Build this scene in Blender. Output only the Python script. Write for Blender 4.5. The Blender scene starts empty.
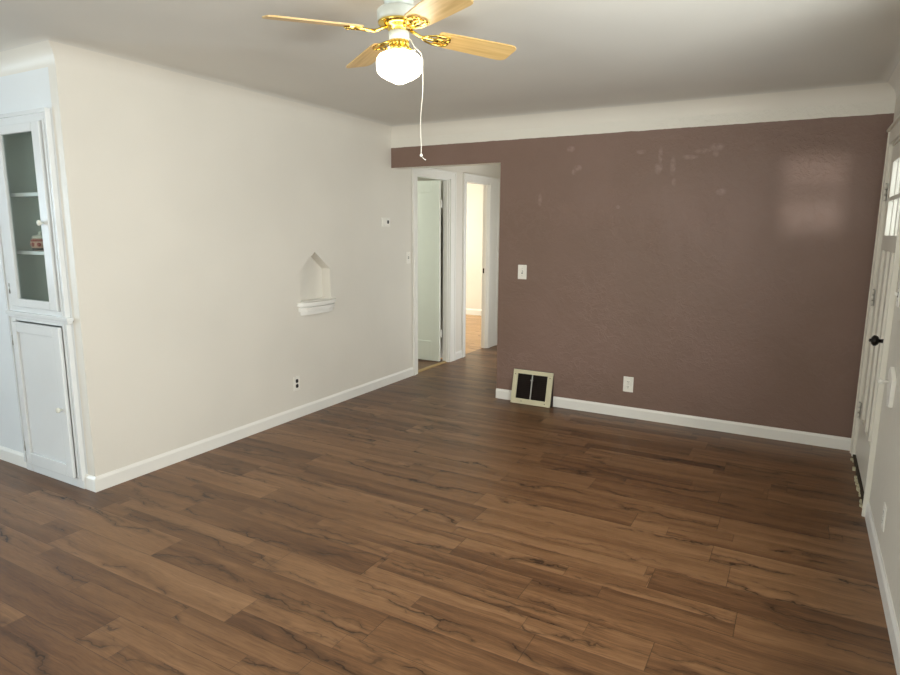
import bpy, bmesh, math, random
from mathutils import Vector, Matrix
S = bpy.context.scene
C = S.collection
R = math.radians
PI = math.pi

# ------------------------------------------------------------------ room dimensions (metres)
Y1 = -3.01            # front face of the dining-side wall / front end of the white wall
W = 3.838             # right baseboard face
WF = 3.848            # right wall face
YB = -6.6             # wall behind the camera
XD = -3.5             # far wall of the dining side
ZC = 2.315            # where walls turn into the cove
RC = 0.115            # cove radius
ZM = 2.236            # top of the mauve paint
ZH = 2.056            # underside of the header over the hall
XH = 1.1215           # left end of the mauve wall

# ------------------------------------------------------------------ camera
cam = bpy.data.cameras.new('camera')
cam.sensor_fit = 'HORIZONTAL'; cam.sensor_width = 36.0
cam.lens = 624.75 / 900 * 36.0
cam.clip_start = 0.02
co = bpy.data.objects.new('camera', cam); C.objects.link(co)
yaw, pit, rol = 0.5111160344, 0.1721624503, 0.0056164301
F = Vector((-math.sin(yaw) * math.cos(pit), math.cos(yaw) * math.cos(pit), -math.sin(pit)))
Rt = Vector((math.cos(yaw), math.sin(yaw), 0)); U = Rt.cross(F)
R2 = math.cos(rol) * Rt + math.sin(rol) * U; U2 = -math.sin(rol) * Rt + math.cos(rol) * U
M = Matrix((R2, U2, -F)).transposed().to_4x4()
M.translation = Vector((3.42919514, -4.97538101, 1.50000023))
co.matrix_world = M
S.camera = co

# ------------------------------------------------------------------ view, world, daylight
S.view_settings.view_transform = 'Standard'; S.view_settings.look = 'None'
S.view_settings.gamma = 1.0; S.view_settings.use_curve_mapping = False
S.view_settings.exposure = 0.0
wd = bpy.data.worlds.new('world'); S.world = wd; wd.use_nodes = True
bg = wd.node_tree.nodes['Background']
bg.inputs['Color'].default_value = (0.93, 0.97, 1.0, 1); bg.inputs['Strength'].default_value = 2.3

def area(name, loc, target, sx, sy, power, col):
    l = bpy.data.lights.new(name, 'AREA'); l.shape = 'RECTANGLE'; l.size = sx; l.size_y = sy
    l.energy = power; l.color = col
    o = bpy.data.objects.new(name, l); C.objects.link(o)
    o.location = loc
    o.rotation_euler = (Vector(target) - Vector(loc)).to_track_quat('-Z', 'Z').to_euler()
    return o
# daylight entering by the picture window beside the camera, the dining window, the two back rooms
area('daylight_picture_window', (4.35, -3.15, 1.45), (0.0, -3.0, 1.35), 2.0, 1.4, 150, (1.0, 1.0, 0.99))
area('daylight_rear_window', (1.5, -7.1, 1.35), (1.7, -1.5, 1.35), 1.8, 1.4, 125, (1.0, 0.95, 0.89))
area('daylight_dining_window', (-4.1, -5.85, 1.6), (-0.4, -3.6, 1.2), 1.5, 1.3, 190, (0.62, 0.81, 1.0))
area('daylight_bedroom_window', (-4.0, 3.3, 1.6), (-1.5, 3.6, 1.2), 1.4, 1.3, 215, (1.0, 0.96, 0.86))
area('daylight_bathroom_window', (-2.4, 0.2, 1.7), (-0.5, 0.7, 1.1), 0.7, 0.8, 46, (0.92, 1.0, 0.95))
area('fill_light_hall', (2.1, 1.45, 1.2), (0.0, 1.2, 1.15), 0.8, 1.8, 9, (1.0, 0.95, 0.86))  # added fill lamp beyond an unseen doorway, brightens the hall
# low sun glancing off something parked outside, shaped by slots added in the rear wall
sl = bpy.data.lights.new('glint', 'SPOT'); sl.energy = 2000; sl.spot_size = R(4.5); sl.spot_blend = 0.2; sl.shadow_soft_size = 0.085; sl.color = (1.0, 0.93, 0.86)
so = bpy.data.objects.new('glint', sl); C.objects.link(so)
so.location = (3.455, -14.0, 1.25)
so.rotation_euler = (Vector((3.452, -6.6, 1.513)) - Vector(so.location)).to_track_quat('-Z', 'Z').to_euler()

# ------------------------------------------------------------------ materials
def srgb(r, g, b):
    f = lambda c: (c / 255 / 12.92) if c <= 10 else ((c / 255 + 0.055) / 1.055) ** 2.4
    return (f(r), f(g), f(b), 1)

class NT:
    def __init__(s, name):
        s.m = bpy.data.materials.new(name); s.m.use_nodes = True
        s.n = s.m.node_tree.nodes; s.l = s.m.node_tree.links
        s.b = s.n['Principled BSDF']
    def node(s, t, **kw):
        n = s.n.new(t)
        for k, v in kw.items(): setattr(n, k, v)
        return n
    def set(s, sock, v):
        if hasattr(v, 'is_linked') or isinstance(v, bpy.types.NodeSocket): s.l.new(v, sock)
        else: sock.default_value = v
    def math(s, op, a, b=0.0, c=0.0, clamp=False):
        n = s.node('ShaderNodeMath', operation=op, use_clamp=clamp)
        s.set(n.inputs[0], a); s.set(n.inputs[1], b); s.set(n.inputs[2], c)
        return n.outputs[0]
    def comb(s, x, y, z=0.0):
        n = s.node('ShaderNodeCombineXYZ')
        for i, v in enumerate((x, y, z)): s.set(n.inputs[i], v)
        return n.outputs[0]
    def pos(s):
        n = s.node('ShaderNodeNewGeometry'); sp = s.node('ShaderNodeSeparateXYZ')
        s.l.new(n.outputs['Position'], sp.inputs[0])
        return n.outputs['Position'], sp.outputs
    def noise(s, vec, scale, detail=3.0, rough=0.5, dist=0.0):
        n = s.node('ShaderNodeTexNoise'); s.l.new(vec, n.inputs['Vector'])
        n.inputs['Scale'].default_value = scale; n.inputs['Detail'].default_value = detail
        n.inputs['Roughness'].default_value = rough; n.inputs['Distortion'].default_value = dist
        return n.outputs['Fac']
    def white(s, vec):
        n = s.node('ShaderNodeTexWhiteNoise', noise_dimensions='3D'); s.l.new(vec, n.inputs['Vector'])
        return n.outputs['Value']
    def rng(s, v, a, b, c=0.0, d=1.0, smooth=False):
        n = s.node('ShaderNodeMapRange', clamp=True)
        if smooth: n.interpolation_type = 'SMOOTHSTEP'
        s.set(n.inputs['Value'], v)
        for k, x in (('From Min', a), ('From Max', b), ('To Min', c), ('To Max', d)): n.inputs[k].default_value = x
        return n.outputs[0]
    def mix(s, f, a, b, mode='MIX'):
        n = s.node('ShaderNodeMix', data_type='RGBA', blend_type=mode)
        s.set(n.inputs[0], f); s.set(n.inputs[6], a); s.set(n.inputs[7], b)
        return n.outputs[2]
    def ramp(s, f, stops):
        n = s.node('ShaderNodeValToRGB'); s.l.new(f, n.inputs[0])
        e = n.color_ramp.elements
        while len(e) < len(stops): e.new(0.5)
        for i, (p, c) in enumerate(stops): e[i].position = p; e[i].color = c
        return n.outputs[0]
    def bump(s, h, strength, dist):
        n = s.node('ShaderNodeBump'); s.l.new(h, n.inputs['Height'])
        n.inputs['Strength'].default_value = strength; n.inputs['Distance'].default_value = dist
        s.l.new(n.outputs[0], s.b.inputs['Normal'])
    def fin(s, col, rough, metal=0.0, spec=0.5):
        s.set(s.b.inputs['Base Color'], col); s.set(s.b.inputs['Roughness'], rough)
        s.b.inputs['Metallic'].default_value = metal
        s.b.inputs['Specular IOR Level'].default_value = spec
        return s.m

def paint(name, col, rough=0.5, bump=0.15, scale=60, vary=0.04, spec=0.4):
    t = NT(name); P, _ = t.pos()
    n = t.noise(P, 2.2, 3); n2 = t.noise(P, scale, 4, 0.6)
    c = t.mix(t.rng(n, 0.35, 0.65), tuple(x * (1 - vary) for x in col[:3]) + (1,), tuple(min(1, x * (1 + vary)) for x in col[:3]) + (1,))
    if bump: t.bump(n2, bump, 0.004)
    return t.fin(c, rough, 0, spec)
def plain(name, col, rough=0.5, metal=0.0, spec=0.5):
    t = NT(name); P, _ = t.pos()
    n = t.noise(P, 25, 3)
    c = t.mix(t.rng(n, 0.3, 0.7), tuple(x * 0.95 for x in col[:3]) + (1,), tuple(min(1, x * 1.04) for x in col[:3]) + (1,))
    return t.fin(c, rough, metal, spec)

def plaster(name, col, amount, rough):
    t = NT(name); P, _ = t.pos()
    a = t.noise(P, 3.0, 4, 0.55, 0.8); b = t.noise(P, 28, 5, 0.6, 0.6); c_ = t.noise(P, 110, 2)
    h = t.math('ADD', t.math('MULTIPLY', a, 0.9), t.math('ADD', t.math('MULTIPLY', b, 0.25), t.math('MULTIPLY', c_, 0.05)))
    t.bump(h, amount, 0.02)
    f = t.rng(t.noise(P, 1.3, 2), 0.35, 0.65)
    col2 = t.mix(f, tuple(x * 0.97 for x in col[:3]) + (1,), tuple(min(1, x * 1.02) for x in col[:3]) + (1,))
    return t.fin(col2, rough, 0, 0.35)

def mauve_wall():
    t = NT('mauve_wall_paint'); P, o = t.pos()
    a = t.noise(P, 2.6, 5, 0.6, 1.2); b = t.noise(P, 22, 5, 0.62, 1.0); c_ = t.noise(P, 120, 3)
    ridge = t.rng(t.math('ABSOLUTE', t.math('SUBTRACT', t.noise(P, 7.5, 5, 0.68, 0.4), 0.5)), 0.0, 0.045, 1.0, 0.0)
    ridge = t.math('MULTIPLY', ridge, t.rng(t.noise(P, 1.7, 2), 0.45, 0.62))
    h = t.math('ADD', t.math('MULTIPLY', a, 0.8), t.math('ADD', t.math('MULTIPLY', b, 0.3), t.math('MULTIPLY', c_, 0.08)))
    h = t.math('ADD', h, t.math('MULTIPLY', ridge, 0.14))
    t.bump(h, 0.45, 0.02)
    base = t.mix(t.rng(t.noise(P, 1.1, 3), 0.35, 0.65), srgb(121, 97, 84), srgb(129, 104, 93))
    # rubbed, paler scuffs near the top of the wall
    tot = None
    for (x, z, rx, rz) in ((2.431, 2.044, 0.016, 0.065), (2.422, 1.958, 0.029, 0.044), (2.526, 1.968, 0.021, 0.065), (2.54, 1.852, 0.016, 0.029), (2.641, 2.027, 0.055, 0.018), (2.727, 2.065, 0.054, 0.017), (2.82, 2.087, 0.046, 0.028), (2.816, 2.046, 0.02, 0.028), (2.287, 2.081, 0.037, 0.016), (1.799, 1.983, 0.033, 0.024), (1.768, 1.954, 0.02, 0.023), (2.134, 1.675, 0.015, 0.015), (2.869, 1.772, 0.034, 0.025), (1.736, 2.133, 0.033, 0.023), (1.486, 1.739, 0.017, 0.049)):
        dx = t.math('DIVIDE', t.math('SUBTRACT', o[0], x), rx); dz = t.math('DIVIDE', t.math('SUBTRACT', o[2], z), rz)
        d = t.math('ADD', t.math('MULTIPLY', dx, dx), t.math('MULTIPLY', dz, dz))
        m = t.rng(d, 0.1, 1.6, 1.0, 0.0, True)
        tot = m if tot is None else t.math('MAXIMUM', tot, m)
    sc = t.math('MULTIPLY', tot, t.rng(t.noise(P, 30, 4, 0.6), 0.34, 0.66, 0.05, 0.48))
    col = t.mix(sc, base, srgb(168, 146, 140))
    col = t.mix(t.math('MULTIPLY', ridge, 0.05), col, srgb(168, 146, 140))
    line = t.math('ADD', t.math('SUBTRACT', o[2], ZM), t.math('MULTIPLY', t.math('SUBTRACT', t.noise(P, 9, 4, 0.7), 0.5), 0.014))
    col = t.mix(t.math('GREATER_THAN', line, 0.0), col, srgb(229, 225, 215))      # hand-cut paint line under the white
    return t.fin(col, t.rng(b, 0.3, 0.7, 0.42, 0.56), 0, 0.5)

def plank_floor(name, tones, crackcol, gloss=(0.32, 0.46), bright=1.0):
    t = NT(name); P, o = t.pos(); x, y = o[0], o[1]
    wA = 0.176; yA = t.math('DIVIDE', t.math('ADD', y, 20.036), wA); rA = t.math('FLOOR', yA)
    offA = t.math('MULTIPLY', t.white(t.comb(rA, 3.3, 7.7)), 1.22)
    xA = t.math('DIVIDE', t.math('ADD', t.math('ADD', x, 30.0), offA), 1.22); iA = t.math('FLOOR', xA)
    idA = t.white(t.comb(rA, iA, 1.5)); pick = t.white(t.comb(rA, iA, 9.5))
    wB = 0.088; yB = t.math('DIVIDE', t.math('ADD', y, 20.036), wB); rB = t.math('FLOOR', yB)
    offB = t.math('MULTIPLY', t.white(t.comb(rB, 5.1, 2.2)), 0.95)
    xB = t.math('DIVIDE', t.math('ADD', t.math('ADD', x, 30.0), offB), 0.95); iB = t.math('FLOOR', xB)
    idB = t.white(t.comb(rB, iB, 4.5))
    sel = t.math('GREATER_THAN', pick, 0.5)          # half of the boards are printed as two narrow strips
    inv = t.math('SUBTRACT', 1.0, sel)
    idx = t.math('ADD', t.math('MULTIPLY', idA, sel), t.math('MULTIPLY', idB, inv))
    def edge(v, width):                               # 1 at a joint
        fr = t.math('FRACT', v); d = t.math('MINIMUM', fr, t.math('SUBTRACT', 1.0, fr))
        return t.rng(d, 0.0, width, 1.0, 0.0)
    seamA = t.math('MAXIMUM', edge(yA, 0.012), edge(xA, 0.0018))
    seamB = t.math('MAXIMUM', edge(yB, 0.016), edge(xB, 0.0022))
    seam = t.math('MAXIMUM', t.math('MULTIPLY', seamA, 0.75), t.math('MULTIPLY', t.math('MULTIPLY', seamB, inv), 0.55))
    sh = t.math('MULTIPLY', idx, 37.0)
    wob = t.math('MULTIPLY', t.math('SUBTRACT', t.noise(P, 2.6, 2), 0.5), 0.07)
    yw = t.math('ADD', y, wob)
    g1 = t.noise(t.comb(t.math('MULTIPLY', x, 0.7), t.math('MULTIPLY', yw, 12.0), sh), 1.2, 3, 0.5, 0.3)     # broad figure
    g2 = t.noise(t.comb(t.math('MULTIPLY', x, 4.0), t.math('MULTIPLY', yw, 90.0), sh), 1.5, 4, 0.65)        # fine grain
    g3 = t.noise(t.comb(t.math('MULTIPLY', x, 14.0), t.math('MULTIPLY', y, 160.0), sh), 1.0, 2, 0.6)
    tone = t.math('ADD', t.math('MULTIPLY', idx, 0.30), t.math('ADD', t.math('MULTIPLY', t.rng(g1, 0.25, 0.75), 0.42), t.math('MULTIPLY', t.rng(g2, 0.25, 0.75), 0.26)))
    tone = t.math('ADD', tone, t.math('MULTIPLY', t.math('SUBTRACT', g3, 0.5), 0.30))
    col = t.ramp(tone, tones)
    # long wavy cracks
    def splits(freq, nx, ny, amp, w, hw, hv, z, m_lo, mscale):
        n = t.noise(t.comb(t.math('MULTIPLY', x, nx), t.math('MULTIPLY', y, ny), t.math('ADD', sh, z)), 1.0, 5, 0.58)
        v = t.math('ADD', t.math('ADD', t.math('MULTIPLY', y, freq), t.math('MULTIPLY', t.math('SUBTRACT', n, 0.5), amp)), t.math('ADD', sh, z))
        d = t.math('ABSOLUTE', t.math('SUBTRACT', t.math('FRACT', v), 0.5))
        m = t.rng(t.noise(t.comb(x, t.math('MULTIPLY', y, 2.5), t.math('ADD', sh, z * 2)), mscale, 3, 0.6), m_lo, m_lo + 0.09)
        thick = t.math('DIVIDE', d, t.rng(t.noise(t.comb(x, y, z), 6.0, 2), 0.3, 0.7, 0.4, 1.6))
        return t.math('MULTIPLY', t.rng(thick, w * 0.4, w, 1.0, 0.0), m), t.math('MULTIPLY', t.math('MULTIPLY', t.rng(d, 0.0, hw, 1.0, 0.0, True), m), hv)
    ck, halo = splits(3.4, 1.3, 2.2, 1.9, 0.018, 0.11, 0.5, 11.0, 0.43, 1.9)
    k2, k2h = splits(5.3, 2.6, 2.5, 1.5, 0.02, 0.12, 0.36, 51.0, 0.48, 3.0)
    ck = t.math('MAXIMUM', ck, t.math('MULTIPLY', k2, 0.8)); halo = t.math('MAXIMUM', halo, k2h)
    # knots
    vo = t.node('ShaderNodeTexVoronoi', feature='F1', distance='EUCLIDEAN'); vo.inputs['Scale'].default_value = 1.0
    vo.inputs['Randomness'].default_value = 1.0
    kw = t.noise(P, 18, 3)
    t.l.new(t.comb(t.math('ADD', t.math('MULTIPLY', x, 2.0), t.math('MULTIPLY', kw, 0.10)), t.math('ADD', t.math('MULTIPLY', y, 4.6), t.math('MULTIPLY', kw, 0.12)), 0.0), vo.inputs['Vector'])
    sp = t.node('ShaderNodeSeparateColor'); t.l.new(vo.outputs['Color'], sp.inputs[0])
    has = t.math('GREATER_THAN', sp.outputs[0], 0.5)
    kn = t.math('MULTIPLY', t.rng(vo.outputs['Distance'], 0.02, 0.13, 1.0, 0.0, True), has)
    dark = t.math('MAXIMUM', t.math('MULTIPLY', ck, 0.95), t.math('MAXIMUM', halo, t.math('MULTIPLY', kn, 0.8)))
    dark = t.math('MULTIPLY', dark, t.rng(g2, 0.2, 0.6, 0.7, 1.0))
    col = t.mix(dark, col, crackcol)
    col = t.mix(seam, col, crackcol)
    pore = t.rng(t.noise(t.comb(t.math('MULTIPLY', x, 5.0), t.math('MULTIPLY', yw, 75.0), sh), 1.3, 3, 0.7), 0.58, 0.72, 0.0, 0.42)
    col = t.mix(pore, col, crackcol)
    h = t.math('SUBTRACT', t.math('MULTIPLY', g2, 0.3), t.math('ADD', t.math('MULTIPLY', seam, 0.8), t.math('MULTIPLY', ck, 0.6)))
    t.bump(h, 0.25, 0.003)
    return t.fin(col, t.rng(g2, 0.25, 0.75, gloss[0], gloss[1]), 0, 0.4)

m_floor = plank_floor('walnut_vinyl_plank', [(0.0, srgb(62, 38, 21)), (0.25, srgb(88, 59, 37)), (0.5, srgb(114, 81, 53)), (0.75, srgb(136, 101, 70)), (1.0, srgb(156, 121, 88))], srgb(42, 24, 12))
m_floor2 = plank_floor('honey_oak_board', [(0.0, srgb(146, 108, 70)), (0.5, srgb(188, 148, 104)), (1.0, srgb(212, 176, 132))], srgb(120, 78, 44))
m_white = plaster('white_wall_plaster', srgb(228, 223, 213), 0.12, 0.42)
m_ceil = plaster('ceiling_plaster', srgb(216, 213, 206), 0.08, 0.6)  # greyer than the walls: ceiling shade put into the colour
m_cool = plaster('dining_wall_plaster', srgb(228, 231, 232), 0.12, 0.42)  # same white plaster, with the bluish skylight put into its colour
m_right = plaster('textured_wall_plaster', srgb(219, 214, 202), 0.35, 0.5)
m_hall = plaster('hall_wall_plaster', srgb(226, 221, 206), 0.08, 0.5)
m_mauve = mauve_wall()
m_trim = paint('white_gloss_trim', srgb(238, 236, 230), 0.3, 0.06, 40, 0.02, 0.5)
m_cab = paint('cabinet_white_paint', srgb(226, 228, 228), 0.2, 0.08, 30, 0.02, 0.5)
m_cabin = paint('cabinet_interior_paint', srgb(196, 206, 200), 0.55, 0.05)  # grey-green glass reflection and shade put into the interior colour
m_doorp = paint('door_paint', srgb(225, 226, 214), 0.35, 0.06, 30, 0.02, 0.5)
m_front = paint('front_door_paint', srgb(226, 221, 208), 0.35, 0.06, 30, 0.02, 0.5)
m_plate = plain('white_plastic', srgb(240, 237, 228), 0.35)
m_black = plain('dark_plastic', srgb(28, 24, 22), 0.4)
m_bronze = plain('dark_bronze', srgb(34, 28, 24), 0.35, 0.7)
m_brass = plain('polished_brass', srgb(232, 200, 104), 0.22, 1.0)
m_steel = plain('nickel', srgb(180, 178, 172), 0.3, 1.0)
m_cream = paint('chipped_cream_paint', srgb(200, 193, 164), 0.5, 0.3, 90, 0.12)
m_duct = plain('dark_duct_metal', srgb(40, 31, 27), 0.5)
m_sill = plain('grimy_sill', srgb(60, 48, 34), 0.7)
m_strip = plain('yellow_wood_strip', srgb(170, 140, 92), 0.4)
m_fan = plain('fan_white_enamel', srgb(200, 206, 200), 0.35)
m_cord = plain('white_cord', srgb(232, 228, 216), 0.7)
m_porc = plain('porcelain', srgb(226, 226, 214), 0.25)
m_jar = paint('painted_porcelain', srgb(176, 140, 122), 0.3, 0, 90, 0.3)
m_red = plain('red_glaze', srgb(150, 48, 40), 0.3)
m_navy = plain('dark_glaze', srgb(44, 40, 40), 0.3)

def blade_wood():
    t = NT('fan_blade_oak'); tc = t.node('ShaderNodeTexCoord'); sp = t.node('ShaderNodeSeparateXYZ'); t.l.new(tc.outputs['Object'], sp.inputs[0])
    g = t.noise(t.comb(t.math('MULTIPLY', sp.outputs[0], 3.0), t.math('MULTIPLY', sp.outputs[1], 60.0), 0.0), 1.0, 3)
    return t.fin(t.mix(t.rng(g, 0.3, 0.7), srgb(196, 158, 96), srgb(222, 188, 128)), 0.4)
m_blade = blade_wood()
def globe_mat():
    t = NT('lit_opal_glass'); t.b.inputs['Emission Color'].default_value = (1.0, 0.90, 0.70, 1)
    t.b.inputs['Emission Strength'].default_value = 12.0
    return t.fin(srgb(250, 246, 236), 0.25)
m_globe = globe_mat()
def glass(name, tint, refl):
    t = NT(name); tr = t.node('ShaderNodeBsdfTransparent'); tr.inputs[0].default_value = tint
    gl = t.node('ShaderNodeBsdfGlossy'); gl.inputs['Roughness'].default_value = 0.03
    lw = t.node('ShaderNodeLayerWeight'); lw.inputs[0].default_value = 0.5
    f5 = t.math('POWER', lw.outputs['Facing'], 5.0)
    mx = t.node('ShaderNodeMixShader'); t.l.new(t.math('MULTIPLY', t.math('ADD', t.math('MULTIPLY', f5, 0.93), 0.045), refl), mx.inputs[0])
    t.l.new(tr.outputs[0], mx.inputs[1]); t.l.new(gl.outputs[0], mx.inputs[2])
    t.l.new(mx.outputs[0], t.n['Material Output'].inputs['Surface'])
    return t.m
m_glass = glass('window_glass', (0.95, 0.97, 0.96, 1), 0.9)
m_cglass = glass('cabinet_glass', (0.95, 0.98, 0.97, 1), 1.0)

# ------------------------------------------------------------------ mesh helpers (world coordinates; build() subtracts the owner's origin)
class MB:
    def __init__(s): s.bm = bmesh.new()
    def box(s, x0, x1, y0, y1, z0, z1):
        v = [s.bm.verts.new(p) for p in ((x0, y0, z0), (x1, y0, z0), (x1, y1, z0), (x0, y1, z0), (x0, y0, z1), (x1, y0, z1), (x1, y1, z1), (x0, y1, z1))]
        for f in ((3, 2, 1, 0), (4, 5, 6, 7), (0, 1, 5, 4), (1, 2, 6, 5), (2, 3, 7, 6), (3, 0, 4, 7)): s.bm.faces.new([v[i] for i in f])
        return s
    def prism(s, pts, d):                        # closed polygon extruded by vector d
        d = Vector(d); a = [s.bm.verts.new(p) for p in pts]; b = [s.bm.verts.new(Vector(p) + d) for p in pts]
        n = len(a); s.bm.faces.new(a[::-1]); s.bm.faces.new(b)
        for i in range(n): s.bm.faces.new((a[i], a[(i + 1) % n], b[(i + 1) % n], b[i]))
        return s
    def lathe(s, c, axis, prof, seg=32, smooth=True):  # prof: (radius, distance along axis)
        ax = Vector(axis).normalized(); q = ax.to_track_quat('Z', 'X'); c = Vector(c); rings = []
        for r, h in prof:
            if r < 1e-6: rings.append([s.bm.verts.new(c + ax * h)]); continue
            rings.append([s.bm.verts.new(c + ax * h + q @ Vector((r * math.cos(2 * PI * k / seg), r * math.sin(2 * PI * k / seg), 0))) for k in range(seg)])
        for a, b in zip(rings, rings[1:]):
            for k in range(seg):
                k2 = (k + 1) % seg
                if len(a) == 1 and len(b) == 1: continue
                if len(a) == 1: f = (a[0], b[k], b[k2])
                elif len(b) == 1: f = (a[k], b[0], a[k2])
                else: f = (a[k], b[k], b[k2], a[k2])
                s.bm.faces.new(f).smooth = smooth
        for rr in (rings[0], rings[-1]):
            if len(rr) > 1: s.bm.faces.new(rr)
        return s
    def tube(s, pts, r, seg=10, closed=False):
        pts = [Vector(p) for p in pts]; n = len(pts); rings = []; up = Vector((0.13, 0.31, 0.94))
        for i, p in enumerate(pts):
            t = (pts[(i + 1) % n] - pts[i - 1]) if closed else (pts[min(i + 1, n - 1)] - pts[max(i - 1, 0)])
            t.normalize(); a = t.cross(up)
            if a.length < 1e-3: a = t.cross(Vector((1, 0, 0)))
            a.normalize(); b = t.cross(a)
            rings.append([s.bm.verts.new(p + (a * math.cos(2 * PI * k / seg) + b * math.sin(2 * PI * k / seg)) * r) for k in range(seg)])
        m = n if closed else n - 1
        for i in range(m):
            A, B = rings[i], rings[(i + 1) % n]
            for k in range(seg): s.bm.faces.new((A[k], A[(k + 1) % seg], B[(k + 1) % seg], B[k])).smooth = True
        if not closed: s.bm.faces.new(rings[0]); s.bm.faces.new(rings[-1])
        return s
    def build(s, name, mat, parent=None, origin=None, bevel=0.0, seg=2):
        root = parent
        while root is not None and root.parent is not None: root = root.parent
        org = Vector(origin) if origin is not None else (Vector(root.location) if root else Vector((0, 0, 0)))
        bmesh.ops.recalc_face_normals(s.bm, faces=s.bm.faces)
        bmesh.ops.translate(s.bm, verts=s.bm.verts, vec=-org)
        me = bpy.data.meshes.new(name); s.bm.to_mesh(me); s.bm.free()
        for mm in (mat if isinstance(mat, (list, tuple)) else [mat]): me.materials.append(mm)
        o = bpy.data.objects.new(name, me); C.objects.link(o)
        if parent: o.parent = parent
        else: o.location = org
        if bevel:
            b = o.modifiers.new('bevel', 'BEVEL'); b.width = bevel; b.segments = seg; b.limit_method = 'ANGLE'; b.angle_limit = R(40)
        return o

def tag(o, label, cat, group=None):
    o['label'] = label; o['category'] = cat
    if group: o['group'] = group
    return o
def thing(name, label, cat, loc, group=None):
    o = bpy.data.objects.new(name, None); C.objects.link(o); o.location = loc; o.empty_display_size = 0.05
    return tag(o, label, cat, group)
def struct(o): o['kind'] = 'structure'; return o

def cells(mb, axis, p0, p1, u0, u1, v0, v1, holes):
    """wall slab between p0 and p1 on the given axis with rectangular holes (u0,u1,v0,v1)"""
    us = sorted({u0, u1} | {h[0] for h in holes} | {h[1] for h in holes}); vs = sorted({v0, v1} | {h[2] for h in holes} | {h[3] for h in holes})
    us = [u for u in us if u0 <= u <= u1]; vs = [v for v in vs if v0 <= v <= v1]
    hole = lambda i, j: any(h[0] <= (us[i] + us[i + 1]) / 2 <= h[1] and h[2] <= (vs[j] + vs[j + 1]) / 2 <= h[3] for h in holes)
    P = (lambda p, u, v: (p, u, v)) if axis == 0 else (lambda p, u, v: (u, p, v))
    nu, nv = len(us) - 1, len(vs) - 1; cache = {}
    def V(p, i, j):
        k = (p, i, j)
        if k not in cache: cache[k] = mb.bm.verts.new(P(p, us[i], vs[j]))
        return cache[k]
    solid = lambda i, j: 0 <= i < nu and 0 <= j < nv and not hole(i, j)
    for i in range(nu):
        for j in range(nv):
            if not solid(i, j): continue
            for p in (p0, p1): mb.bm.faces.new((V(p, i, j), V(p, i + 1, j), V(p, i + 1, j + 1), V(p, i, j + 1)))
            for (di, dj, a, b) in ((-1, 0, (i, j), (i, j + 1)), (1, 0, (i + 1, j), (i + 1, j + 1)), (0, -1, (i, j), (i + 1, j)), (0, 1, (i, j + 1), (i + 1, j + 1))):
                if not solid(i + di, j + dj): mb.bm.faces.new((V(p0, *a), V(p0, *b), V(p1, *b), V(p1, *a)))
    return mb

# ------------------------------------------------------------------ room shell
T = 0.07                                        # inner wall thickness
D1 = (0.43, 1.115); D2 = (1.485, 2.10); ZD = 2.035
NY0, NY1, NZ0, NZS, NZA, ND = -1.275, -0.91, 0.918, 1.17, 1.312, 0.09
FY0, FY1 = -1.085, -0.135                       # front door opening
ZHC = 2.38                                      # hall ceiling

fl = MB()
for (x0, x1, y0, y1) in ((XD - .1, WF + .12, YB - .1, Y1 + .012), (-.05, WF + .12, Y1 + .012, 0.13), (-.05, XH + .12, 0.13, 3.3)):
    fl.box(x0, x1, y0, y1, -0.06, 0.0)
bmesh.ops.remove_doubles(fl.bm, verts=fl.bm.verts, dist=1e-5)
struct(fl.build('floor', m_floor))
struct(MB().box(-3.7, -.05, 1.31, 4.95, -0.06, 0.0).build('floor', m_floor2))
struct(MB().box(-2.3, -.05, -0.7, 1.21, -0.06, 0.0).build('floor', m_floor))

# left white wall: living room, then the hall with its two doorways
wl = MB()
cells(wl, 0, -T, 0.0, Y1, 3.3, 0.0, ZHC, [(NY0, NY1, NZ0, NZA), (D1[0], D1[1], 0, ZD), (D2[0], D2[1], 0, ZD + .01)])
ym = (NY0 + NY1) / 2
wl.prism([(0, NY0, NZS), (0, NY0, NZA), (0, ym, NZA)], (-T, 0, 0))
wl.prism([(0, NY1, NZS), (0, ym, NZA), (0, NY1, NZA)], (-T, 0, 0))
struct(wl.build('wall_left', m_white))
# dining-side wall with the opening for the china cabinet
wd_ = cells(MB(), 1, Y1, Y1 + .10, XD - .1, -T, 0.0, ZHC, [(-.66, -.13, 0.06, 2.07)])
struct(wd_.build('wall_dining', m_cool))
# mauve wall with the header over the hall opening; only its room face is mauve
wb = MB()
cells(wb, 1, 0.0, 0.12, 0.0, WF, 0.0, ZHC, [(0.0, XH, 0.0, ZH)])
o = wb.build('wall_back', [m_white, m_mauve]); struct(o)
for p in o.data.polygons:
    if p.normal.y < -0.9: p.material_index = 1
struct(cells(MB(), 0, WF, WF + .12, YB - .1, 0.12, 0.0, ZHC, [(FY0, FY1, 0, ZD), (-4.2, -2.1, 0.85, 2.1)]).build('wall_right', m_right))
struct(cells(MB(), 1, YB - .1, YB, XD - .1, WF, 0.0, ZHC, [(0.7, 2.3, 0.9, 2.1), (3.36, 3.545, 1.382, 1.503), (3.36, 3.545, 1.524, 1.645)]).build('wall_rear', m_white))  # the two narrow slots are added to shape the glint patch
struct(cells(MB(), 0, XD - .1, XD, YB, Y1, 0, ZHC, [(-6.45, -5.15, .9, 2.1)]).build('wall_dining_side', m_white))
struct(cells(MB(), 0, XH, XH + .1, 0.12, 3.3, 0, ZHC, [(1.05, 1.85, 0, 2.03)]).build('wall_hall', m_hall))  # unseen doorway opening added to let the hall fill light in
struct(MB().box(0, XH, 3.2, 3.3, 0, ZHC).build('wall_hall_end', m_hall))
struct(MB().box(0, XH, 0.12, 3.2, ZHC - .02, ZHC + .04).build('ceiling', m_hall))
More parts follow.
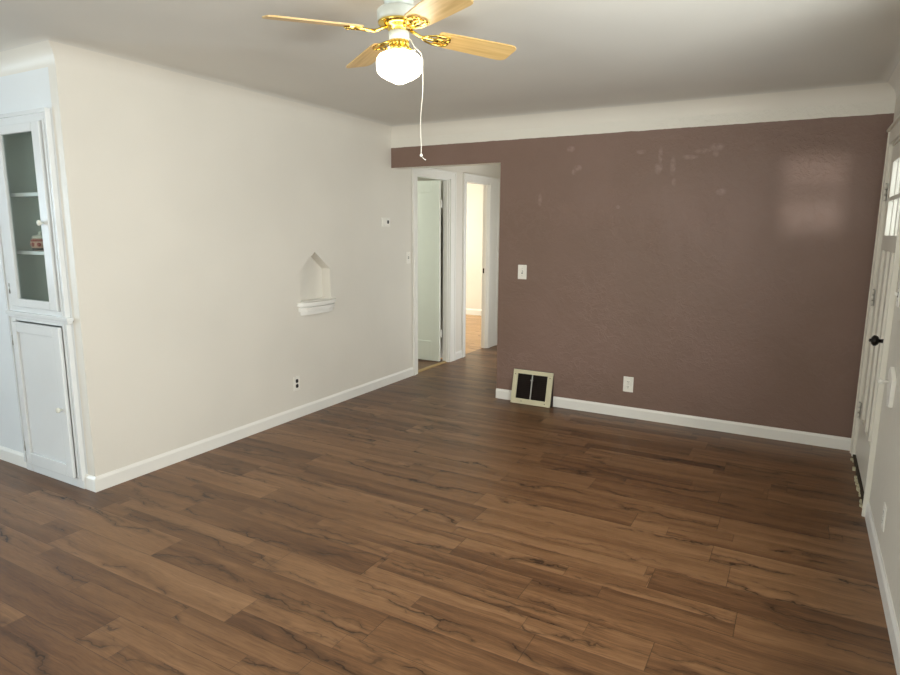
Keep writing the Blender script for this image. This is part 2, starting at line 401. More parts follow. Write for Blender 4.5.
# back rooms seen through the two doorways
struct(cells(MB(), 1, 4.8, 4.9, -3.7, -T, 0, 2.4, []).build('wall_bedroom', m_white))
struct(cells(MB(), 0, -3.7, -3.6, 1.32, 4.8, 0, 2.4, [(2.6, 4.0, 0.9, 2.1)]).build('wall_bedroom_window', m_white))
struct(MB().box(-T, 0, 3.3, 4.9, 0, 2.4).build('wall_bedroom_side', m_white))
struct(MB().box(-3.7, -.52, 1.098, 1.31, 0, 2.4).box(-.52, -T, 1.28, 1.31, 0, 2.4).build('wall_between', m_white))  # recess behind the open door is shaped to keep its hinge gap dark
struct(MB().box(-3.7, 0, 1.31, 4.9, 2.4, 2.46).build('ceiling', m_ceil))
struct(MB().box(-2.3, -T, -0.75, -0.65, 0, 2.4).build('wall_bathroom_end', m_white))
struct(cells(MB(), 0, -2.2, -2.1, -0.65, 1.21, 0, 2.4, [(-.15, .55, 1.2, 2.1)]).build('wall_bathroom', m_white))
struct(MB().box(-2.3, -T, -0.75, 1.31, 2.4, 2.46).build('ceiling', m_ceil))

# ceiling with coved edge around the L-shaped room
poly = [(0.0, Y1), (XD, Y1), (XD, YB), (WF, YB), (WF, 0.0), (0.0, 0.0)]
cb = MB(); rings = []
NS = 12
for k in range(NS + 1):
    th = PI / 2 * k / NS; d = RC * (1 - math.cos(th)); z = ZC + RC * math.sin(th)
    pts = [(0.0 + d, Y1 - d), (XD + d, Y1 - d), (XD + d, YB + d), (WF - d, YB + d), (WF - d, 0 - d), (0 + d, 0 - d)]
    rings.append([cb.bm.verts.new((x, y, z)) for x, y in pts])
for A, B in zip(rings, rings[1:]):
    for k in range(6): cb.bm.faces.new((A[k], A[(k + 1) % 6], B[(k + 1) % 6], B[k])).smooth = True
cb.bm.faces.new(rings[-1])
top = [cb.bm.verts.new((v.co.x, v.co.y, ZC + RC + .06)) for v in rings[0]]
cb.bm.faces.new(top)
for k in range(6): cb.bm.faces.new((rings[0][k], rings[0][(k + 1) % 6], top[(k + 1) % 6], top[k]))
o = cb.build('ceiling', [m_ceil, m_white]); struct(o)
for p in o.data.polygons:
    if p.use_smooth and p.center.z < ZC + RC * .88: p.material_index = 1       # cove keeps the wall white; the darker flat puts ceiling shade into colour
try:
    o.data.set_sharp_from_angle(angle=R(30))
except Exception: pass

# ------------------------------------------------------------------ baseboards (profile: board with a small eased cap)
def baseboard(name, segs, mat=m_trim, h=0.088, th=0.013):
    mb = MB()
    for (ax, p, sgn, a, b) in segs:              # ax = axis the wall face is normal to, p = face, sgn = room side
        q = [(0, 0), (th, 0), (th, h * .80), (th * .75, h * .88), (th * .45, h * .95), (th * .35, h), (0, h)]
        if ax == 0: mb.prism([(p + sgn * d, a, z) for d, z in q], (0, b - a, 0))
        else: mb.prism([(a, p + sgn * d, z) for d, z in q], (b - a, 0, 0))
    return struct(mb.build(name, mat))
baseboard('baseboard_left', [(0, 0.0, 1, Y1 - .0, 0.35)])
baseboard('baseboard_corner', [(1, Y1, -1, -.088, 0.0128)])
baseboard('baseboard_dining', [(1, Y1, -1, XD, -.70)])
baseboard('baseboard_hall', [(0, 0.0, 1, 1.215, 1.41), (0, 0.0, 1, 2.345, 3.2)])
baseboard('baseboard_back', [(1, 0.0, -1, XH, 1.292), (1, 0.0, -1, 1.664, WF)])
baseboard('baseboard_right', [(0, WF, -1, YB, -1.172)], th=0.012)
baseboard('baseboard_bedroom', [(1, 4.8, -1, -3.6, -T)], h=0.11)
baseboard('baseboard_rear', [(1, YB, 1, XD, WF), (0, XD, 1, YB, Y1)])

# ------------------------------------------------------------------ inner door casings
def casing(name, y0, y1, wl_, wr_, zt, hd=0.075, th=0.018, lining=True):
    mb = MB()
    for (a, b, outer) in ((y0 - wl_, y0, -1), (y1, y1 + wr_, 1)):
        mb.box(0, th, a, b, 0, zt)
        e0, e1 = (a - .004, a + .016) if outer < 0 else (b - .016, b + .004)
        mb.box(0, th + .008, e0, e1, 0, zt + hd)                     # raised backband
    mb.box(0, th - .001, y0 - wl_, y1 + wr_, zt, zt + hd - .004)
    mb.box(0, th + .008, y0 - wl_ - .003, y1 + wr_ + .003, zt + hd - .016, zt + hd + .004)
    # jamb lining and stops inside the wall thickness
    for (a, b) in ((y0 - .001, y0 + .016), (y1 - .016, y1 + .001)): mb.box(-T - .005, .004, a, b, 0, zt)
    mb.box(-T - .005, .004, y0, y1, zt - .016, zt + .001)
    for (a, b) in ((y0 + .016, y0 + .028), (y1 - .028, y1 - .016)): mb.box(-.040, -.012, a, b, 0, zt - .016)
    return struct(mb.build(name, m_trim, bevel=.003))
casing('trim_1', D1[0], D1[1], 0.075, 0.105, ZD)
c2 = casing('trim_2', D2[0], D2[1], 0.07, 0.24, ZD + .01)
st = MB().box(-.062, -.045, D2[1] - .0185, D2[1] - .0155, 0.955, 1.015).build('strike_plate', m_bronze, c2)
struct(MB().prism([(-T, D1[0] + .016, 0), (-T, D1[0] + .016, .006), (-.058, D1[0] + .016, .011), (-.026, D1[0] + .016, .011), (-.012, D1[0] + .016, .005), (-.012, D1[0] + .016, 0)], (0, D1[1] - D1[0] - .032, 0)).build('trim_3', m_strip))

# ------------------------------------------------------------------ door standing open into the first back room (leaf square to the wall)
def door_leaf_open():
    x1, x0 = -.081, -.71; y0, y1 = 1.030, 1.065; z0, z1 = 0.012, 2.018
    mb = MB(); s = .105
    mb.box(x0, x0 + s, y0, y1, z0, z1); mb.box(x1 - s, x1, y0, y1, z0, z1)
    mb.box(x0 + s, x1 - s, y0, y1, z1 - .125, z1); mb.box(x0 + s, x1 - s, y0, y1, z0, z0 + .225)
    mb.box(x0 + s, x1 - s, y0 + .012, y1 - .012, z0 + .225, z1 - .125)
    d = struct(mb.build('door_1', m_doorp, bevel=.003))
    for z in (0.33, 1.77):
        h = MB().lathe((x1 + .012, y1 - .004, z - .045), (0, 0, 1), [(.0065, 0), (.0065, .09)], 12)
        h.box(x1 - .001, x1 + .012, y1 - .016, y1 - .004, z - .045, z + .045)
        h.build('hinge', m_trim, d)
    k = MB().lathe((x0 + .06, y0, 1.0), (0, -1, 0), [(.03, 0), (.03, .005), (.01, .008), (.01, .03), (.026, .036), (.028, .05), (.018, .062), (0, .064)], 24)
    k.build('door_knob', m_bronze, d)
door_leaf_open()

# ------------------------------------------------------------------ front door with six lights, in the right wall
def front_door():
    xf = WF + .002; xb = WF + .046
    y0, y1 = FY0 + .022, FY1 - .022; z0, z1 = 0.03, 2.012
    ys = [y0, y0 + .115, y1 - .115, y1]
    mb = MB()
    mb.box(xf, xb, y0, ys[1], z0, z1); mb.box(xf, xb, ys[2], y1, z0, z1)
    mb.box(xf, xb, ys[1], ys[2], z1 - .10, z1)                       # top rail
    mb.box(xf, xb, ys[1], ys[2], z0, .30)                            # bottom rail
    mb.box(xf, xb, ys[1], ys[2], 1.385, 1.475)                       # lock rail under the lights
    span = ys[2] - ys[1]
    for k in (1, 2):                                                # mullions between the three tall panels
        c = ys[1] + span * k / 3
        mb.box(xf, xb, c - .04, c + .04, .30, 1.385)
    for k in range(3):
        a = ys[1] + span * k / 3 + (0 if k == 0 else .04); b = ys[1] + span * (k + 1) / 3 - (0 if k == 2 else .04)
        mb.box(xf + .014, xb - .012, a, b, .30, 1.385)
    for k in (1, 2):
        c = ys[1] + span * k / 3
        mb.box(xf + .004, xb - .004, c - .012, c + .012, 1.475, z1 - .10)
    mb.box(xf + .003, xb - .003, ys[1], ys[2], 1.68, 1.705)
    d = struct(mb.build('door_2', m_front, bevel=.002))
    for k in range(3):
        a = ys[1] + span * k / 3 + (0 if k == 0 else .012); b = ys[1] + span * (k + 1) / 3 - (0 if k == 2 else .012)
        for (c0, c1) in ((1.475, 1.68), (1.705, z1 - .10)):
            MB().box(xf + .02, xf + .024, a, b, c0, c1).build('glass_pane', m_glass, d)
    for z in (0.33, 1.08, 1.74):                                    # painted butt hinges with dark gaps
        h = MB()
        for q in range(3): h.lathe((xf - .010, y1 + .012, z - .05 + q * .035), (0, 0, 1), [(.0075, 0), (.0075, .029)], 12)
        hb = h.build('hinge', m_front, d)
        hp = MB(); hp.box(xf - .003, xf + .002, y1 - .03, y1 + .022, z - .052, z + .052)
        hp.lathe((xf - .010, y1 + .012, z - .053), (0, 0, 1), [(.0045, 0), (.0045, .108)], 10)
        hp.build('hinge_pin', m_steel, hb)
    ky = y0 + .062; kz = 0.925
    k = MB().lathe((xf, ky, kz), (-1, 0, 0), [(.03, 0), (.031, .005), (.022, .009), (.011, .012), (.010, .03), (.022, .036), (.029, .046), (.029, .055), (.02, .064), (.008, .068), (.010, .073), (0, .078)], 28)
    k.build('door_knob', m_bronze, d)
    # frame lining, stop, sill
    f = MB()
    f.box(WF - .001, WF + .122, FY0 - .001, FY0 + .019, 0, ZD); f.box(WF - .001, WF + .122, FY1 - .019, FY1 + .001, 0, ZD)
    f.box(WF - .001, WF + .122, FY0, FY1, ZD - .019, ZD + .001)
    f.box(WF + .049, WF + .09, FY0 + .019, FY0 + .032, 0, ZD); f.box(WF + .049, WF + .09, FY1 - .032, FY1 - .019, 0, ZD)
    f.box(WF + .049, WF + .09, FY0, FY1, ZD - .03, ZD - .019)
    struct(f.build('trim_5', m_front, bevel=.002))
    random.seed(4)
    s = MB(); s.box(WF - .012, WF + .12, FY0 + .019, FY1 - .019, -.02, .022)
    sl = struct(s.build('trim_6', m_sill))
    g = MB()                                                         # ragged bits of old flooring left along the sill
    for i in range(26):
        yy = random.uniform(FY0 + .03, FY1 - .03); w_ = random.uniform(.008, .03); xx = WF - random.uniform(.012, .02)
        g.box(xx - random.uniform(.002, .01), xx + .01, yy, yy + w_, 0, random.uniform(.006, .02))
    go = g.build('splinters', m_cream, sl); go['kind'] = 'stuff'; go['label'] = 'pale ragged splinters of old flooring'
    # casing boards
    c = MB(); th = .018
    c.box(WF - th, WF, FY0 - .085, FY0 + .004, 0, ZD + .085); c.box(WF - th, WF, FY1 - .004, FY1 + .075, 0, ZD + .085)
    c.box(WF - th + .001, WF, FY0, FY1, ZD - .004, ZD + .085)
    c.box(WF - .026, WF, FY0 - .089, FY0 - .07, 0, ZD + .085); c.box(WF - .024, WF, FY1 + .062, FY1 + .079, 0, ZD + .085)
    c.box(WF - .034, WF, FY0 - .095, FY1 + .085, ZD + .08, ZD + .095)
    struct(c.build('trim_4', m_front, bevel=.003))
front_door()

# ------------------------------------------------------------------ windows behind the camera (they let the daylight in)
def window(name, axis, p0, p1, u0, u1, v0, v1, rail=True):
    P = (lambda mb, a, b, u, uu, v, vv: mb.box(a, b, u, uu, v, vv)) if axis == 0 else (lambda mb, a, b, u, uu, v, vv: mb.box(u, uu, a, b, v, vv))
    lo, hi = min(p0, p1), max(p0, p1); mid = (lo + hi) / 2
    mb = MB()
    for (u, uu, v, vv) in ((u0 - .002, u0 + .04, v0, v1), (u1 - .04, u1 + .002, v0, v1), (u0, u1, v0 - .002, v0 + .04), (u0, u1, v1 - .04, v1 + .002)): P(mb, mid - .03, mid + .03, u, uu, v, vv)
    if rail: P(mb, mid - .025, mid + .025, u0, u1, (v0 + v1) / 2 - .02, (v0 + v1) / 2 + .02)
    w_ = struct(mb.build(name, m_trim))
    g = MB(); P(g, mid - .003, mid + .003, u0 + .03, u1 - .03, v0 + .03, v1 - .03); g.build('glass_pane', m_glass, w_)
window('window_1', 0, WF, WF + .12, -4.2, -2.1, .85, 2.1)
window('window_2', 1, YB - .1, YB, 0.7, 2.3, .9, 2.1)
window('window_3', 0, XD - .1, XD, -6.45, -5.15, .9, 2.1)
window('window_4', 0, -3.7, -3.6, 2.6, 4.0, .9, 2.1)
window('window_5', 0, -2.2, -2.1, -.15, .55, 1.2, 2.1, False)

# ------------------------------------------------------------------ pointed wall niche with its little sill
nic = thing('wall_niche', 'small white pointed niche with moulded sill in left wall', 'niche', (0, ym, 0.815))
e = .0012
nb = MB()
front = [(-e, NY0 + e, NZ0), (-e, NY1 - e, NZ0), (-e, NY1 - e, NZS), (-e, ym, NZA - e * 1.5), (-e, NY0 + e, NZS)]
fv = [nb.bm.verts.new(p) for p in front]; bv = [nb.bm.verts.new((-ND, p[1], p[2])) for p in front]
for i in range(5): nb.bm.faces.new((fv[i], fv[(i + 1) % 5], bv[(i + 1) % 5], bv[i]))
nb.bm.faces.new(bv)
no = nb.build('recess', m_white, nic)
so_ = no.modifiers.new('solid', 'SOLIDIFY'); so_.thickness = .001; so_.offset = 0
def sill(mb, y0, y1, z0, z1, depth, n=14):
    c = (y0 + y1) / 2; h = (y1 - y0) / 2
    pts = [(0.0005, y0, z0)] + [(depth * (1 - (2 * k / n - 1) ** 4 * .85) if 0 < k < n else depth * .2, c - h + 2 * h * k / n, z0) for k in range(n + 1)] + [(0.0005, y1, z0)]
    mb.prism(pts, (0, 0, z1 - z0))
sb = MB()
sb.box(-ND + .002, .001, NY0 + .002, NY1 - .002, NZ0 - .0002, NZ0 + .004)
sill(sb, -1.318, -.858, .890, .918, .066)
sill(sb, -1.285, -.895, .878, .890, .030)
sill(sb, -1.302, -.876, .846, .878, .046)
sill(sb, -1.285, -.895, .816, .846, .034)
sb.build('sill', m_trim, nic, bevel=.0015)

# ------------------------------------------------------------------ wall plates
def plate(name, label, cat, axis, sgn, p, u, z, kind, w=.072, h=.116, group=None):
    """axis: normal axis of the wall; sgn: room side; p: wall face; u,z: centre"""
    def P(mb, d0, d1, ua, ub, za, zb):
        a, b = sorted((p + sgn * d0, p + sgn * d1))
        return mb.box(a, b, ua, ub, za, zb) if axis == 0 else mb.box(ua, ub, a, b, za, zb)
    loc = (p, u, z) if axis == 0 else (u, p, z)
    t = thing(name, label, cat, loc, group)
    P(MB(), 0.0002, .006, u - w / 2, u + w / 2, z - h / 2, z + h / 2).build('cover_plate', m_plate, t, bevel=.003)
    nrm = (sgn, 0, 0) if axis == 0 else (0, sgn, 0)
    def at(d, uu, zz): return (p + sgn * d, uu, zz) if axis == 0 else (uu, p + sgn * d, zz)
    if kind == 'switch':
        P(MB(), .005, .0075, u - .006, u + .006, z - .013, z + .013).build('toggle_slot', m_black, t)
        mb = MB(); mb.prism([at(.006, u - .004, z - .008), at(.006, u + .004, z - .008), at(.006, u + .004, z + .006), at(.006, u - .004, z + .006)], at(.012, 0, .010) if False else ((sgn * .014, 0, .008) if axis == 0 else (0, sgn * .014, .008)))
        mb.build('toggle', m_plate, t, bevel=.001)
        for s in (-1, 1): MB().lathe(at(.0055, u, z + s * .03), nrm, [(.003, 0), (.003, .0015), (0, .002)], 10).build('screw', m_steel, t)
    else:
        for s in (-1, 1):
            rc = MB()
            pts = []
            for k in range(20):
                a = 2 * PI * k / 20; pts.append(at(.005, u + max(-.0135, min(.0135, .0175 * math.cos(a))), z + s * .0205 + .0155 * math.sin(a)))
            rc.prism(pts, (sgn * .003, 0, 0) if axis == 0 else (0, sgn * .003, 0))
            ro = rc.build('receptacle', m_black if kind == 'dark' else m_plate, t)
            if kind == 'dark': ro['label'] = 'dark brown receptacle'
            sl_ = MB()
            for q in (-1, 1): P(sl_, .0079, .0084, u + q * .006 - .0012, u + q * .006 + .0012, z + s * .0205 - .001, z + s * .0205 + .008)
            P(sl_, .0079, .0084, u - .0025, u + .0025, z + s * .0205 - .010, z + s * .0205 - .005)
            sl_.build('slots', m_black, ro)
        MB().lathe(at(.0055, u, z), nrm, [(.003, 0), (.003, .0015), (0, .002)], 10).build('screw', m_steel, t)
    return t
plate('power_outlet', 'white outlet with dark receptacles low on the long white wall', 'outlet', 0, 1, 0.0, -1.355, .282, 'dark')
plate('light_switch', 'white switch plate on white wall beside the hall doorway', 'light switch', 0, 1, 0.0, 0.278, 1.216, 'switch')
plate('light_switch', 'white switch plate on the mauve wall', 'light switch', 1, -1, 0.0, 1.345, 1.140, 'switch', .08, .122)
plate('power_outlet', 'ivory duplex outlet on the mauve wall above white baseboard', 'outlet', 1, -1, 0.0, 2.289, .274, 'ivory', .08, .125)
plate('light_switch', 'white switch plate right of the front door', 'light switch', 0, -1, WF, -1.30, 1.20, 'switch')
plate('power_outlet', 'white outlet low on the right wall, nearer than the front door', 'outlet', 0, -1, WF, -1.75, .245, 'ivory')

# thermostat
th_ = thing('thermostat', 'small square white thermostat on white wall near the hall', 'thermostat', (0, -.105, 1.515))
MB().box(.0002, .004, -.175, -.03, 1.512, 1.602).build('back_plate', m_plate, th_, bevel=.003)
MB().box(.004, .013, -.165, -.04, 1.52, 1.594).build('housing', m_plate, th_, bevel=.006, seg=3)
MB().box(.0125, .0138, -.095, -.065, 1.545, 1.575).build('display', m_black, th_)

# white bracket on the right wall, below the switch
br = thing('wall_bracket', 'white bracket with round peg on right wall beside front door', 'bracket', (WF, -1.5, .70))
MB().prism([(WF - .0002, -1.56, .70), (WF - .0002, -1.50, .69), (WF - .0002, -1.42, .78), (WF - .0002, -1.42, .85), (WF - .0002, -1.46, .875), (WF - .0002, -1.58, .83)], (-.018, 0, 0)).build('plate', m_plate, br, bevel=.003)
MB().lathe((WF - .018, -1.46, .80), (-1, 0, 0), [(.008, 0), (.008, .022), (.013, .026), (.013, .034), (.006, .039), (0, .04)], 20).build('peg', m_plate, br)

# ------------------------------------------------------------------ slanted floor register against the mauve wall
vt = thing('wall_register', 'cream framed slanted air register with dark grille at mauve wall', 'air register', (1.478, -.05, 0.0))
X0, X1 = 1.296, 1.660
yb_, yt_, zt_ = -.085, -.018, .292
def sp(x, s, d):       # point on the slanted face: s = 0 bottom..1 top, d = depth behind the face
    v = Vector((0, yt_ - yb_, zt_)); n = Vector((0, v.z, -v.y)).normalized()
    return Vector((x, yb_, .0005)) + v * s + n * d
def slab(mb, x0, x1, s0, s1, d0, d1):
    mb.prism([sp(x0, s0, d0), sp(x1, s0, d0), sp(x1, s1, d0), sp(x0, s1, d0)], sp(0, 0, d1) - sp(0, 0, d0))
fm = MB()
slab(fm, X0, X1, .012, .165, 0, .014); slab(fm, X0, X1, .885, 1.0, 0, .014)
slab(fm, X0, X0 + .042, .165, .885, 0.0008, .014); slab(fm, X1 - .048, X1, .165, .885, 0.0008, .014)
fm.build('frame', m_cream, vt, bevel=.002)
sd = MB()
for (a, b) in ((X0 + .003, X0 + .006), (X1 - .006, X1 - .003)):
    sd.prism([(a, yb_ + .016, .0005), (a, -.0005, .0005), (a, -.0005, zt_ - .002), (a, yt_ + .008, zt_ - .004)], (b - a, 0, 0))
sd.box(X0 + .003, X1 - .003, -.012, -.0005, zt_ - .005, zt_)
sd.build('side_panel', m_duct, vt)
MB().box(X0 + .006, X1 - .006, -.006, -.0008, .004, zt_ - .006).build('back_panel', m_black, vt)
for half, (a, b) in enumerate(((X0 + .043, 1.468), (1.480, X1 - .049))):
    lv = MB()
    for k in range(13):
        s = .19 + k * .054
        p0, p1 = sp(a, s, .010), sp(a, s + .04, .026)
        lv.prism([p0, p0 + Vector((b - a, 0, 0)), p1 + Vector((b - a, 0, 0)), p1], (0, .001, .0015))
    lv.build('louvre_grille', m_duct, vt)
bar = MB(); slab(bar, 1.469, 1.479, .166, .884, .004, .012); bar.build('centre_bar', m_steel, vt)
lvr = MB(); slab(lvr, 1.462, 1.486, .70, .74, -.004, .005); lvr.build('damper_lever', m_steel, vt, bevel=.002)
for (x, s) in ((X0 + .02, .86), (X1 - .024, .84), (X1 - .05, .09), (X0 + .1, .09)):
    c = sp(x, s, 0.0005); n = (sp(0, 0, -1) - sp(0, 0, 0))
    MB().lathe(c, n, [(.004, 0), (.004, .0012), (0, .002)], 10).build('screw', m_bronze, vt)

# ------------------------------------------------------------------ built-in china cabinet
cc = thing('china_cabinet', 'tall white built-in china cabinet with glass upper door', 'cabinet', (-.395, Y1, 0))
cx0, cx1 = -.70, -.088
YF = Y1 - .020
fr = MB()
fr.box(cx0, -.632, YF, Y1, 0, 2.108); fr.box(-.148, cx1, YF, Y1, 0, 2.108)
fr.box(-.632, -.148, YF + .0005, Y1, 2.052, 2.108)
fr.box(-.632, -.148, YF + .0005, Y1, .95, 1.035)
fr.box(-.632, -.148, YF + .0005, Y1, 0, .055)
fr.box(cx1 - .016, cx1 + .0015, YF - .008, Y1, .052, 2.107); fr.box(cx0 - .0015, cx0 + .016, YF - .008, Y1, .052, 2.107)
fr.box(cx0 - .003, cx1 + .003, YF - .010, Y1, 2.092, 2.112)
fr.box(-.130, -.116, YF - .005, Y1, .06, 2.06)
fr.build('face_frame', m_cab, cc, bevel=.003)
cy = Y1 + .30
inn = MB()
inn.box(-.655, -.135, cy - .012, cy, .06, 2.07); inn.box(-.655, -.643, Y1, cy - .012, .06, 2.07); inn.box(-.147, -.135, Y1, cy - .012, .06, 2.07)
inn.box(-.643, -.147, Y1, cy - .012, 2.058, 2.07); inn.box(-.643, -.147, Y1, cy - .012, .06, .072); inn.box(-.643, -.147, Y1, cy - .012, .98, 1.0)
inn.build('interior', m_cabin, cc)['label'] = 'interior with grey green shade and reflection in its colour'
for z in (1.36, 1.69):
    MB().box(-.642, -.148, Y1 + .03, cy - .013, z - .021, z).build('shelf', m_cab, cc, bevel=.002)
lg = MB(); lg.box(-.695, -.055, Y1 - .040, Y1 - .0005, .985, 1.006); lg.box(-.69, -.07, Y1 - .030, Y1 - .0005, .968, .985)
lg.build('ledge', m_cab, cc, bevel=.004)
# upper glazed door
dx0, dx1, dz0, dz1 = -.625, -.152, 1.037, 2.050
gx0, gx1, gz0, gz1 = -.548, -.226, 1.085, 2.003
ud = MB(); ya, yb2 = YF - .014, YF + .008
ud.box(dx0, gx0, ya, yb2, dz0, dz1); ud.box(gx1, dx1, ya, yb2, dz0, dz1); ud.box(gx0, gx1, ya, yb2, gz1, dz1); ud.box(gx0, gx1, ya, yb2, dz0, gz0)
up = ud.build('glass_door', m_cab, cc, bevel=.004)
MB().box(gx0, gx1, YF, YF + .003, gz0, gz1).build('glass_pane', m_cglass, up)
def cknob(x, z, y, parent):
    MB().lathe((x, y, z), (0, -1, 0), [(.006, 0), (.006, .012), (.013, .016), (.016, .022), (.014, .029), (.006, .033), (0, .034)], 20).build('knob', m_porc, parent)
cknob(-.197, 1.52, ya, up)
# lower panelled door
lx0, lx1, lz0, lz1 = -.640, -.150, .060, .945
px0, px1, pz0, pz1 = -.590, -.212, .135, .885
ld = MB(); yc = YF - .022
ld.box(lx0, px0, yc, YF, lz0, lz1); ld.box(px1, lx1, yc, YF, lz0, lz1); ld.box(px0, px1, yc, YF, pz1, lz1); ld.box(px0, px1, yc, YF, lz0, pz0)
ld.box(px0, px1, yc + .012, YF - .002, pz0, pz1)
lo = ld.build('panel_door', m_cab, cc, bevel=.003)
cknob(-.19, .47, yc, lo)
for (z, par, xx, yy) in ((1.14, up, dx0 + .004, ya), (1.93, up, dx0 + .004, ya), (.83, lo, lx0 + .004, yc), (.17, lo, lx0 + .004, yc)):
    h = MB().lathe((xx - .012, yy + .004, z - .03), (0, 0, 1), [(.005, 0), (.005, .06)], 10)
    h.box(xx - .012, xx - .002, yy + .004, yy + .012, z - .025, z + .025)
    h.build('hinge', m_steel, par)

# lidded jar on the shelf behind the glass
jx, jy = -.497, Y1 + .10
j = thing('lidded_jar', 'small lidded jar with red pattern on cabinet shelf behind glass', 'jar', (jx, jy, 1.3602))
MB().lathe((jx, jy, 1.3602), (0, 0, 1), [(.03, 0), (.038, .004), (.046, .03), (.044, .05), (.036, .062), (.034, .062), (0, .06)], 28).build('body', m_jar, j)
pt = MB()
for k in range(9):
    a = 2 * PI * k / 9
    c = Vector((jx + .0452 * math.cos(a), jy + .0452 * math.sin(a), 1.392)); n = Vector((math.cos(a), math.sin(a), 0))
    pt.lathe(c - n * .003, n, [(.011, 0), (.010, .003), (0, .0055)], 10)
pt.build('painted_flowers', m_red, j)
MB().lathe((jx, jy, 1.3602), (0, 0, 1), [(.0435, .049), (.0455, .047), (.0425, .057), (.040, .0575)], 28).build('rim_band', m_red, j)
MB().lathe((jx, jy, 1.3602), (0, 0, 1), [(.039, .0035), (.0405, .0035), (.0445, .014), (.043, .014)], 28).build('foot_band', m_navy, j)
MB().lathe((jx, jy, 1.4222), (0, 0, 1), [(.038, 0), (.040, .004), (.032, .014), (.012, .019), (.006, .022), (.009, .03), (0, .033)], 28).build('lid', m_porc, j)
MB().tube([(jx - .044, jy - .002, 1.41), (jx - .062, jy - .004, 1.412), (jx - .07, jy - .004, 1.398), (jx - .062, jy - .004, 1.38), (jx - .045, jy - .002, 1.376)], .005, 8).build('handle', m_navy, j)

for ob in [j] + list(j.children_recursive):
    if ob is j: ob.scale = (1.15, 1.15, 1.15)

# ------------------------------------------------------------------ ceiling fan with schoolhouse globe
hx, hy, zb = 1.938, -2.748, 2.250
ZT = ZC + RC
fan = thing('ceiling_fan', 'white and brass ceiling fan with four oak blades and lit globe', 'ceiling fan', (hx, hy, ZT))
def L(prof, name, mat, par=fan, seg=40, bev=0): return MB().lathe((hx, hy, 0), (0, 0, 1), prof, seg).build(name, mat, par)
L([(.066, ZT - .0005), (.066, ZT - .012), (.056, ZT - .06), (.050, 2.358)], 'canopy', m_fan)
L([(.048, 2.360), (.080, 2.358), (.086, 2.352), (.086, 2.318), (.080, 2.312)], 'motor_housing', m_fan)
L([(.079, 2.313), (.084, 2.310), (.082, 2.302), (.062, 2.292), (.046, 2.288), (.040, 2.276)], 'flywheel', m_brass)
L([(.036, 2.278), (.041, 2.272), (.041, 2.246), (.036, 2.241)], 'switch_housing', m_fan)
ft = MB().lathe((hx, hy, 0), (0, 0, 1), [(.034, 2.244), (.037, 2.240), (.037, 2.220), (.048, 2.214), (.050, 2.200), (.044, 2.198)], 40)
for k in range(16):
    a = 2 * PI * k / 16; ft.lathe((hx + .037 * math.cos(a), hy + .037 * math.sin(a), 2.219), (0, 0, 1), [(.004, 0), (.004, .022), (0, .023)], 8)
    ft.lathe((hx + .049 * math.cos(a), hy + .049 * math.sin(a), 2.203), (0, 0, 1), [(0, 0), (.004, .003), (.004, .006), (0, .009)], 8)
fit = ft.build('light_fitter', m_brass, fan)
for k in range(3):
    a = 2 * PI * k / 3 + .4; u = Vector((math.cos(a), math.sin(a), 0)); c = Vector((hx, hy, 2.206))
    MB().tube([c + u * .049, c + u * .062], .002, 8).lathe(c + u * .060, u, [(.004, 0), (.006, .002), (.006, .006), (0, .007)], 12).build('thumb_screw', m_steel, fit)
L([(.042, 2.203), (.045, 2.199), (.062, 2.194), (.080, 2.185), (.089, 2.173), (.0915, 2.160), (.0915, 2.135), (.088, 2.122), (.078, 2.110), (.058, 2.098), (.040, 2.090), (.026, 2.083), (.014, 2.078), (0, 2.076)], 'globe', m_globe, fan, 48)
# pull cord: leaves the switch housing, passes the shoulder of the globe and hangs
cd = Vector((R2.x, R2.y, 0)).normalized()
cu = [Vector((hx, hy, 2.250)) + cd * .039, Vector((hx, hy, 2.246)) + cd * .047, Vector((hx, hy, 2.222)) + cd * .060, Vector((hx, hy, 2.195)) + cd * .0885, Vector((hx, hy, 2.17)) + cd * .0945, Vector((hx, hy, 2.13)) + cd * .0945]
for k in range(1, 14):
    t = k / 13; cu.append(Vector((hx, hy, 2.13 - .328 * t)) + cd * (.0945 + .003 * math.sin(t * 8) - .010 * t))
pc = MB().tube(cu, .0015, 8)
e_ = cu[-1]
pc.lathe(e_ + Vector((0, 0, -.010)), (0, 0, 1), [(0, 0), (.005, .003), (.006, .007), (.004, .012), (0, .014)], 12)
pc.tube([e_ + Vector((0, 0, -.005)), e_ + cd * .012 + Vector((0, 0, -.018)), e_ + cd * .020 + Vector((0, 0, -.022))], .0015, 6)
pc.build('pull_cord', m_cord, fan)
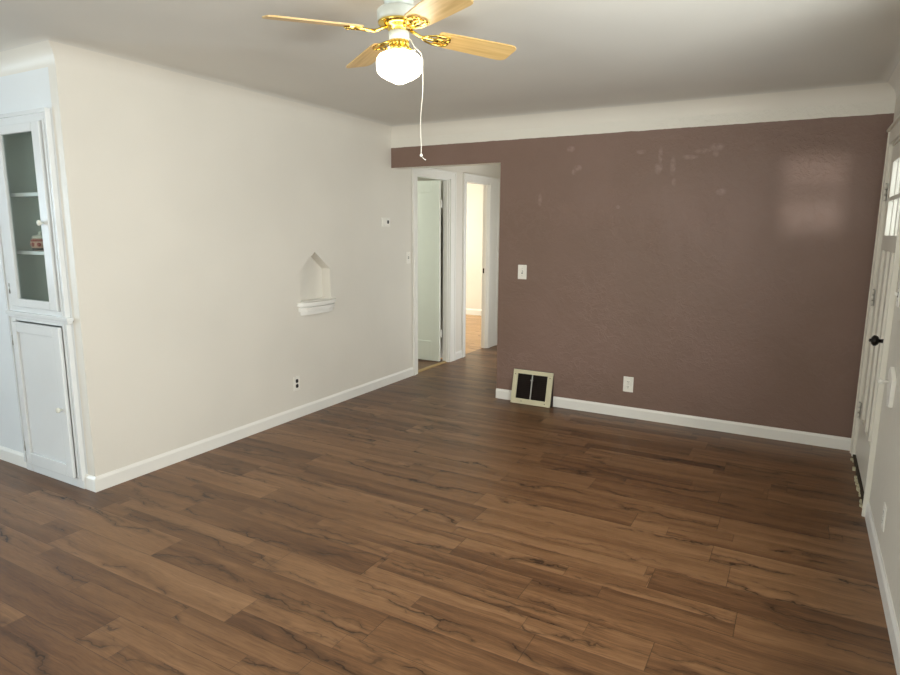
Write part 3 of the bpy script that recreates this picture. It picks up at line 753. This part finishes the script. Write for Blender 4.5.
# blades: local frame u (outwards), v (to the side), pitched about u
def blade(ang, first=None):
    dr = R(2.6); v0 = Vector((-math.sin(ang), math.cos(ang), 0)); pt_ = R(-12)
    u = Vector((math.cos(ang) * math.cos(dr), math.sin(ang) * math.cos(dr), -math.sin(dr))); n0 = u.cross(v0)
    v = v0 * math.cos(pt_) + n0 * math.sin(pt_); w = u.cross(v)
    c = Vector((hx, hy, zb + .027))
    # blade board, drawn in its own frame so the grain runs along it
    me = bmesh.new(); n = []
    prof = [(.165, .046), (.172, .051), (.20, .053), (.31, .058), (.42, .062), (.492, .064), (.510, .061), (.523, .052), (.527, .040)]
    pts = prof + [(x, -y) for x, y in prof[::-1]]
    a = [me.verts.new((x, y, 0)) for x, y in pts]; b = [me.verts.new((x, y, .006)) for x, y in pts]
    me.faces.new(a[::-1]); me.faces.new(b)
    for i in range(len(a)): me.faces.new((a[i], a[(i + 1) % len(a)], b[(i + 1) % len(a)], b[i]))
    bmesh.ops.recalc_face_normals(me, faces=me.faces)
    ms = bpy.data.meshes.new('blade'); me.to_mesh(ms); me.free(); ms.materials.append(m_blade)
    o = bpy.data.objects.new('blade', ms); C.objects.link(o); o.parent = fan
    o.matrix_local = Matrix.Translation(c - Vector(fan.location)) @ Matrix((u, v, w)).transposed().to_4x4()
    # brass blade iron in the blade's frame
    ib = MB()
    ib.tube([(.050, 0, .012), (.072, 0, .006), (.090, 0, -.002), (.105, 0, -.006), (.14, 0, -.006), (.175, 0, -.005)], .0065, 8)
    for s in (-1, 1):
        ib.tube([(.10 + .0, s * .002, -.006), (.125, s * .022, -.006), (.155, s * .034, -.005), (.19, s * .036, -.005), (.215, s * .026, -.005), (.222, s * .010, -.005), (.205, s * -.004, -.005), (.18, s * -.010, -.005), (.155, s * -.006, -.005), (.14, s * .006, -.005)], .0042, 8)
        ib.lathe((.205, s * .030, -.007), (0, 0, -1), [(.006, 0), (.005, .003), (0, .004)], 10)
        ib.box(.165, .215, s * .03 - .006, s * .03 + .006, -.006, -.0005)
    ib.lathe((.185, 0, -.007), (0, 0, -1), [(.006, 0), (.005, .003), (0, .004)], 10)
    ib.build('blade_iron', m_brass, o, origin=(0, 0, 0))
for k in range(4): blade(R(56) + k * PI / 2)
